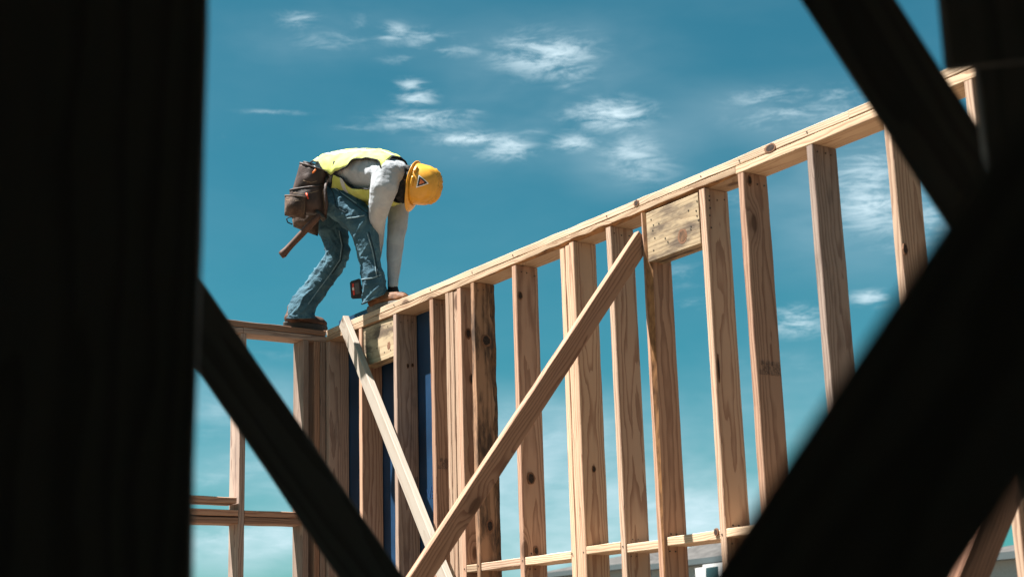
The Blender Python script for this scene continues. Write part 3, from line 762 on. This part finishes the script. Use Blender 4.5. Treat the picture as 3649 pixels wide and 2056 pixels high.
panel('vest_back', -.02, .99, lo_b, lambda s: math.pi-lo_b(s), lambda i, j: 2 if (.24 < j < .335 and int(i*14) % 3 == 0 and j > .30) else (1 if (.25 < j < .33 or .67 < j < .75) else 0))
lo_c = lerp_tab([(.18, -34), (.29, -26), (.37, 4), (.45, -2), (.59, -24), (.8, -24), (1., -4)])
panel('vest_front', .29, .99, lambda s: -math.pi-lo_c(s), lo_c, lambda i, j: 1 if .22 < i < .30 else 0, seed=11., flare=.012, base=.022, hang=.035)
# side straps of the vest
for s_ in (.36,):
    pts = [on_torso(s_+.02*k/10, R(30-58*k/10), .022) for k in range(11)]
    tube('side_strap', pts, .006, BLACKT, PER, seg=8, flat=(TC, .4))

# body: head, neck and hands as one skin with the hidden body
hup = (RT*.93 - UP*.16 + TC*.33).normalized()          # crown direction
hfr = (-UP - hup*(-UP).dot(hup)); hfr = (hfr - RT*.05).normalized(); hfr = (hfr - hup*hfr.dot(hup)).normalized()
hlat = hup.cross(hfr).normalized()
HC = Q(1078, 352, 9.30)                                # centre of the head at brim level
def H(f, l, h): return HC + hfr*f + hlat*l + hup*h
BODY = [
 [C3(410, 400, 9.60, 90, .11), C3(600, 270, 9.5, 95, .12), C3(840, 290, 9.39, 120, .15), C3(960, 300, 9.35, 85, .09)],
 [(Q(960, 300, 9.35), .07, .07), (H(-.015, 0, -.06), .062, .06), (H(0, 0, .0), .083, .082), (H(0, 0, .04), .08, .078)],
 [(H(.03, 0, -.02), .068, .066), (H(.055, 0, -.075), .052, .05), (H(.062, 0, -.105), .034, .034)],     # face to chin
 [(H(.098, 0, -.035), .014, .014), (H(.112, 0, -.055), .013, .013)],                                  # nose
 [(H(-.005, .082, -.03), .016, .010), (H(-.012, .084, -.055), .012, .009)],
 [(H(-.005, -.082, -.03), .016, .010), (H(-.012, -.084, -.055), .012, .009)],
 [C3(430, 410, 9.54, 65), C3(610, 545, 9.42, 62), C3(700, 630, 9.35, 55), C3(745, 800, 9.30, 46), C3(772, 920, 9.27, 40), C3(800, 1150, 9.2, 42)],
 [C3(425, 470, 9.73, 65), C3(500, 720, 9.72, 50), C3(528, 850, 9.69, 42), C3(440, 1010, 9.66, 42), C3(360, 1120, 9.63, 42), C3(270, 1290, 9.58, 42)],
 [C3(880, 285, 9.25, 60), C3(835, 490, 9.23, 44), C3(818, 590, 9.28, 30), C3(822, 680, 9.34, 25), C3(815, 800, 9.375, 22), C3(790, 960, 9.375, 20), C3(772, 1030, 9.38, 28)],
 [C3(955, 430, 9.51, 45), C3(962, 640, 9.47, 40), C3(945, 760, 9.41, 36), C3(938, 900, 9.36, 30), C3(928, 1010, 9.315, 24), C3(926, 1090, 9.28, 24), C3(930, 1125, 9.27, 30)]]
blob('body', BODY, SKIN, PER, .007, 3)
# beard, hair and neck scarf
blob('beard', [[(H(.045, .045, -.085), .035, .035), (H(.075, .02, -.105), .036, .036), (H(.078, -.02, -.105), .036, .036), (H(.045, -.045, -.085), .035, .035)],
               [(H(.03, .06, -.05), .024, .022), (H(.045, .05, -.085), .032, .03)], [(H(.06, 0, -.125), .03, .04)], [(H(.095, .02, -.075), .014, .014), (H(.095, -.02, -.075), .014, .014)]], BEARD, PER, .006, 3, fold(40., .004, 2.))
blob('neck_scarf', [[C3(1000, 272, 9.29, 46), C3(990, 350, 9.26, 56), C3(985, 420, 9.26, 54), C3(1005, 455, 9.27, 42)], [C3(1045, 300, 9.27, 36), C3(1030, 400, 9.25, 40), C3(1035, 460, 9.27, 30)], [(H(-.055, .02, -.06), .050, .06), (H(-.03, .03, -.11), .058, .07), (H(.03, .03, -.14), .050, .07)], [(H(-.01, .045, -.10), .05, .05), (H(.045, .03, -.13), .045, .05)]], BEARD, PER, .007, 3, fold(25., .006, 4.))
for l in (.032, -.032):
    tube('eye', [H(.078, l, -.012), H(.088, l, -.012)], [.012, .006], plain('eye_white', (.7, .68, .65), .3) if l > 0 else bpy.data.materials['eye_white'], PER, seg=8)

# hard hat
def hat():
    vs, fs = [], []
    na, nb = 56, 16
    A, B, Hh = .126, .110, .152
    for j in range(nb+1):
        t = j/nb*math.pi/2
        for i in range(na):
            a = 2*math.pi*i/na
            cr = math.cos(t)**.72; h = Hh*math.sin(t)**.92
            f = A*math.cos(a)*cr; l = B*math.sin(a)*cr
            # three raised ribs running front to back over the crown
            rib = 0
            for lc in (-.034, 0, .034): rib = max(rib, math.exp(-((l-lc)/.009)**2))
            k = max(0., min(1., (h-.05)/.03)); back = .015*rib*k*(1 if abs(f) < .10 else .4)
            n = Vector((f/A/A, l/B/B, h/Hh/Hh)).normalized()
            q = Vector((f, l, h)) + n*back
            vs.append(H(q.x, q.y, q.z+.012))
    for j in range(nb):
        for i in range(na):
            a = j*na+i; b = j*na+(i+1) % na; fs.append((a, b, b+na, a+na))
    o = mesh_obj('hard_hat', vs, fs, HAT, PER, smooth=True)
    m = o.modifiers.new('t', 'SOLIDIFY'); m.thickness = .004; m.offset = -1
    # brim with a longer visor at the front, drooping a little
    vs, fs = [], []
    for k in range(5):
        e = k/4
        for i in range(na):
            a = 2*math.pi*i/na; c = math.cos(a)
            vis = max(0., c)**3*.034
            wd = .014+vis
            f = (A+wd*e)*math.cos(a); l = (B+wd*e*.9)*math.sin(a)
            z = .014 - .010*e - vis*.35*e*e
            vs.append(H(f, l, z))
    for k in range(4):
        for i in range(na):
            a = k*na+i; b = k*na+(i+1) % na; fs.append((a, a+na, b+na, b))
    br = mesh_obj('brim', vs, fs, HAT, o, smooth=True); PARENT_INV[br.name] = Matrix()
    m = br.modifiers.new('t', 'SOLIDIFY'); m.thickness = .005
    # accessory slots on the side
    def surf(a, h, off=0.):
        t = math.asin(min(1, (h/.150))**(1/.92)); cr = math.cos(t)**.72
        f, l = A*math.cos(a)*cr, B*math.sin(a)*cr
        n = Vector((f/A/A, l/B/B, h/Hh/Hh)).normalized()
        return Vector((f, l, h+.012)) + n*off
    sgn = 1 if hlat.dot(TC) > 0 else -1
    for a0, a1 in ((80, 108), (122, 140)):
        pts = [H(*surf(sgn*R(a0+(a1-a0)*k/6), .022, .004)) for k in range(7)]
        tube('side_slot', pts, .009, HAT, o, seg=8)
    # triangular sticker
    ac, hc = sgn*R(97), .078
    c0 = surf(ac, hc); du = (surf(ac+.02, hc)-c0).normalized(); dv = (surf(ac, hc+.004)-c0).normalized()
    nn = du.cross(dv); nn = nn if nn.dot(c0) > 0 else -nn
    def tri(name, r, off, mat, par, n=8):
        P = [Vector((math.cos(R(90+120*k+SPIN)), math.sin(R(90+120*k+SPIN)), 0))*r for k in range(3)]
        vs, fs, idx = [], [], {}
        for i in range(n+1):
            for j in range(n+1-i):
                q = P[0] + (P[1]-P[0])*i/n + (P[2]-P[0])*j/n
                w = c0 + du*q.x + dv*q.y
                # drop onto the ellipsoid
                f, l, h = w.x, w.y, w.z-.012
                lo_, hi_ = .5, 1.6
                for _ in range(24):
                    mid = (lo_+hi_)/2; hh = min(.9999, max(0, h*mid/Hh)); t = math.asin(hh**(1/.92)); cr = math.cos(t)**.72
                    if (f*mid/A)**2+(l*mid/B)**2 > cr*cr: hi_ = mid
                    else: lo_ = mid
                w = Vector((f*lo_, l*lo_, h*lo_+.012)); n_ = Vector((w.x/A/A, w.y/B/B, (w.z-.012)/Hh/Hh)).normalized()
                idx[(i, j)] = len(vs); vs.append(H(*(w+n_*off)))
        for i in range(n):
            for j in range(n-i):
                fs.append((idx[i, j], idx[i+1, j], idx[i, j+1]))
                if j < n-i-1: fs.append((idx[i+1, j], idx[i+1, j+1], idx[i, j+1]))
        return mesh_obj(name, vs, fs, mat, par, smooth=True)
    SPIN = 0
    tri('sticker', .047, .0045, plain('sticker_white', (.75, .77, .77), .4), o)
    tri('sticker_border', .037, .0060, plain('sticker_black', (.02, .02, .022), .4), o)
    tri('sticker_emblem', .020, .0075, plain('sticker_orange', (.62, .16, .06), .4), o)
    return o
hat()

# gloved hands: palm with five bent fingers each
def hand(name, wrist, palm_dir, spread_dir, curl, mat):
    pd = palm_dir.normalized(); sdv = (spread_dir - pd*spread_dir.dot(pd)).normalized(); nd = pd.cross(sdv)
    if nd.dot(curl) < 0: nd = -nd
    ch = [[(wrist - pd*.02, .030, .030), (wrist + pd*.035, .036, .030), (wrist + pd*.075, .032, .026)]]
    for k, (o, L) in enumerate(((-.030, .062), (-.010, .074), (.010, .070), (.029, .055))):
        a = wrist + pd*.075 + sdv*o; b = a + pd*L*.55 + nd*.010; c = b + pd*L*.25 + nd*L*.40; e = c + nd*L*.32 - pd*L*.06
        ch.append([(a, .0115, .0115), (b, .0105, .0105), (c, .0098, .0098), (e, .0088, .0088)])
    t0 = wrist + pd*.02 - sdv*.030; t1 = t0 + pd*.035 - sdv*.030 + nd*.012; t2 = t1 + pd*.028 + nd*.018
    ch.append([(t0, .014, .014), (t1, .012, .012), (t2, .010, .010)])
    return blob(name, ch, mat, PER, .0045, 2)
hand('glove', Q(926, 1098, 9.28), -UP*.8+RT*.15+TC*.2, RT, -UP+TC, GLOVE)
hand('glove', Q(778, 1010, 9.38), -UP-RT*.2, TC, -RT, GLOVE)
# knitted cuffs
def cuff(c, axis, r): 
    ring(c, axis, r, r, .006, 'cuff', SHIRT)
#cuff(Q(926, 1092, 9.135), Q(926, 1100, 9.13)-Q(930, 1000, 9.2), .036)

# boots, each standing along its plate
def boot(heel, dirv, top, mat, sole_mat, name='boot'):
    d = dirv.normalized(); up = Vector((0, 0, 1)); lat = up.cross(d)
    def P(f, l, h): return heel + d*f + lat*l + up*h
    root = None
    outline = []
    for k in range(28):
        a = 2*math.pi*k/28; f = .145 - .155*math.cos(a); wd = .044+.009*math.cos(a*1.0+math.pi)*1 - .006*math.sin(a)**2
        outline.append((f, (wd+.004)*math.sin(a)))
    vs, fs = [], []
    for h, s in ((0, .97), (.012, 1.), (.030, 1.), (.036, .97)):
        for f, l in outline:
            hh = h
            if h == 0 and .085 < f < .12: hh = .012                    # arch before the heel block
            vs.append(P(.145+(f-.145)*s, l*s, hh))
    n = 28
    for j in range(3):
        for k in range(n):
            a = j*n+k; b = j*n+(k+1) % n; fs.append((a, b, b+n, a+n))
    fs.append(tuple(range(n-1, -1, -1))); fs.append(tuple(3*n+k for k in range(n)))
    bm_ = blob(name, [[(P(.045, 0, .065), .044, .044), (P(.11, 0, .072), .045, .045), (P(.18, 0, .060), .043, .043), (P(.245, 0, .052), .040, .040), (P(.262, 0, .048), .034, .034)],
                      [(P(.05, 0, .06), .046, .046), (P(.06, 0, .10), .044, .044), (P(.065, 0, .13), .043, .043)]], mat, PER, .006, 3, fold(30., .003, 1.))
    so_ = mesh_obj('sole', vs, fs, sole_mat, bm_)
    for k in range(4):
        f = .135+.022*k
        tube('lace', [P(f, -.030, .098-.012*k), P(f+.004, 0, .118-.013*k), P(f, .030, .098-.012*k)], .003, BLACKT, bm_, seg=6)
    return bm_
b_r = boot(Wp(.528, .010, 2*T+.002), Vector((.9, .40, 0)), .2, BOOT, SOLE)
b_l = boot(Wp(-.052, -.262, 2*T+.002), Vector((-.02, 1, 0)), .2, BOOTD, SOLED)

# tool belt with pouches
BELT = blob('tool_belt', [[C3(300, 320, 9.66, 40, .05), C3(345, 300, 9.50, 42, .05), C3(420, 285, 9.42, 34, .03), C3(470, 300, 9.42, 24, .02)],
                          [C3(300, 330, 9.72, 40, .05), C3(370, 520, 9.78, 36, .03)]], LEATHER, PER, .008, 3)
def bag(name, corners, depth, thick, mat, parent, bulge=.02, lip=.012):
    """open-topped pouch: corners in photograph crop units (top-left, top-right, bottom-right, bottom-left)"""
    n = 10; vs, fs = [], []
    tl, tr, br, bl = [Q(x, y, depth) for x, y in corners]
    N_ = n+1
    for side in (0, 1):
        for i in range(N_):
            for j in range(N_):
                u, v = j/n, i/n
                p = tl.lerp(tr, u).lerp(bl.lerp(br, u), v)
                e = (math.sin(math.pi*u)**.45)*(1 if i == 0 else (math.sin(math.pi*min(1, .5+.5*v))**.5 if v > 0 else 1))
                e = (max(0, math.sin(math.pi*u))**.45)*(max(0, math.cos(math.pi/2*v**3))**.5)
                w = thick/2*e*(1 if side == 0 else -1)
                w += bulge*math.sin(math.pi*u)*math.sin(math.pi*v)*(1 if side == 0 else -.3)
                w += .005*noise.noise(Vector((u*5, v*5, depth*9+side*3)))
                vs.append(p + TC*w)
    for s in (0, 1):
        for i in range(n):
            for j in range(n):
                a = s*N_*N_+i*N_+j; f = (a, a+1, a+N_+1, a+N_)
                fs.append(f if s else f[::-1])
    o = mesh_obj(name, vs, fs, mat, parent, smooth=True)
    m = o.modifiers.new('t', 'SOLIDIFY'); m.thickness = .006; m.offset = 0
    rim = [vs[j] for j in range(N_)] + [vs[N_*N_+j] for j in range(n, -1, -1)]
    tube('rim', rim, .007, mat, o, seg=6, cap=False)
    return o
bag('pouch', [(262, 205), (455, 268), (415, 470), (200, 430)], 9.40, .085, LEATHER, BELT, .028)
bag('pouch', [(190, 400), (420, 368), (445, 585), (175, 560)], 9.36, .09, LEATHER, BELT, .026)
bag('pouch', [(155, 440), (305, 452), (298, 602), (152, 580)], 9.28, .09, LEATHER2, BELT, .035)
bag('pouch', [(205, 590), (395, 560), (388, 728), (215, 660)], 9.60, .07, LEATHER2, BELT, .02)
bag('pouch', [(285, 200), (360, 215), (370, 330), (262, 320)], 9.62, .10, LEATHER, BELT, .04)
STITCH = plain('tan_stitching', (.20, .14, .09), .8)
BAGS = [o_ for o_ in BELT.children if o_.name.startswith('pouch')]
for o_, pts in ((BAGS[0], [(285, 330), (340, 345), (395, 330)]), (BAGS[1], [(215, 420), (300, 430), (405, 400)]), (BAGS[1], [(420, 400), (430, 480), (435, 560)]), (BAGS[2], [(165, 470), (230, 478), (292, 472)]), (BAGS[2], [(290, 478), (288, 540), (282, 590)])):
    trace(o_, pts, .0028, STITCH, 'stitching')
tube('leather_strap', [Q(x, y, d_) for x, y, d_ in ((455, 290, 9.40), (440, 400, 9.30), (452, 500, 9.30), (440, 590, 9.32))], .010, LEATHER, BELT, seg=8, flat=(TC, .4))
tube('hook_loop', [Q(x, y, 9.45) for x, y in ((210, 592), (180, 594), (163, 606), (172, 630), (205, 645))], .004, BLACKT, BELT, seg=6)
ORANGE = plain('orange_pencil', (.72, .17, .03), .5); REDP = plain('red_pencil', (.62, .07, .03), .5)
tag(tube('pencil', [Q(345, 285, 9.345), Q(372, 252, 9.335)], .006, ORANGE, None, seg=6), 'orange carpenter pencil sticking out of the upper tool pouch', 'pencil')
tag(tube('pencil', [Q(305, 420, 9.285), Q(320, 462, 9.275)], .005, REDP, None, seg=6), 'red pencil clipped to the lower tool pouch', 'pencil')
# hammer hanging from the belt
HW = plain('hickory_handle', (.075, .034, .021), .5, scale=30, stretch=(1, 1, .2))
HAM = thing('hammer', Q(400, 585, 9.33), 'wooden-handled hammer hanging from the tool belt', 'hammer')
hp = [(405, 575), (370, 612), (330, 652), (285, 700), (240, 748), (200, 790), (165, 828), (140, 855), (122, 868)]
tube('handle', [Q(x, y, 9.32) for x, y in hp], [crad(q) for q in (21, 23, 24, 25, 24, 23, 25, 30, 26)], HW, HAM, seg=14)
tube('hammer_head', [Q(372, 545, 9.32), Q(400, 572, 9.32), Q(418, 588, 9.32), Q(440, 612, 9.32)], [.012, .016, .016, .018], NAIL, HAM, seg=10)
# cordless drill behind the front shin
DRB = plain('drill_black_plastic', (.022, .022, .024), .5, scale=60, bump=.3); DRR = plain('drill_red', (.55, .05, .035), .45)
DR = thing('cordless_drill', Q(660, 1180, 9.36), 'black and red cordless drill held behind the front shin', 'drill')
def hexa(name, pts_front, depth0, depth1, mat, parent, bevel=.006):
    bm = bmesh.new()
    a = [bm.verts.new(Q(x, y, depth0)) for x, y in pts_front]; b = [bm.verts.new(Q(x, y, depth1)) for x, y in pts_front]
    k = len(a); bm.faces.new(a[::-1]); bm.faces.new(b)
    for i in range(k): bm.faces.new((a[i], a[(i+1) % k], b[(i+1) % k], b[i]))
    bmesh.ops.recalc_face_normals(bm, faces=bm.faces[:])
    if bevel: bmesh.ops.bevel(bm, geom=bm.edges[:], offset=bevel, segments=2, affect='EDGES')
    bm.verts.index_update(); vs = [v.co.copy() for v in bm.verts]; fs = [[v.index for v in f.verts] for f in bm.faces]; bm.free()
    return mesh_obj(name, vs, fs, mat, parent)
hexa('battery', [(617, 1055), (695, 1030), (712, 1176), (628, 1180)], 9.33, 9.43, DRB, DR)
hexa('battery_label', [(633, 1070), (646, 1066), (655, 1150), (642, 1153)], 9.3285, 9.335, DRR, DR, 0)
hexa('battery_label', [(634.5, 1098), (648, 1095), (650, 1116), (637, 1119)], 9.3275, 9.33, plain('label_pale', (.7, .55, .52), .5), DR, 0)
hexa('battery_clip', [(650, 1068), (684, 1058), (692, 1140), (658, 1148)], 9.3265, 9.335, plain('drill_grey', (.10, .10, .10), .7, scale=90, bump=.6), DR, .003)
hexa('grip', [(690, 1085), (790, 1045), (800, 1075), (700, 1125)], 9.36, 9.40, DRB, DR, .01)
tube('motor_housing', [Q(785, 985, 9.38), Q(795, 1040, 9.38), Q(805, 1120, 9.38)], [.026, .03, .026], DRR, DR, seg=14)
tube('chuck', [Q(805, 1120, 9.38), Q(810, 1165, 9.38)], [.022, .012], DRB, DR, seg=12)
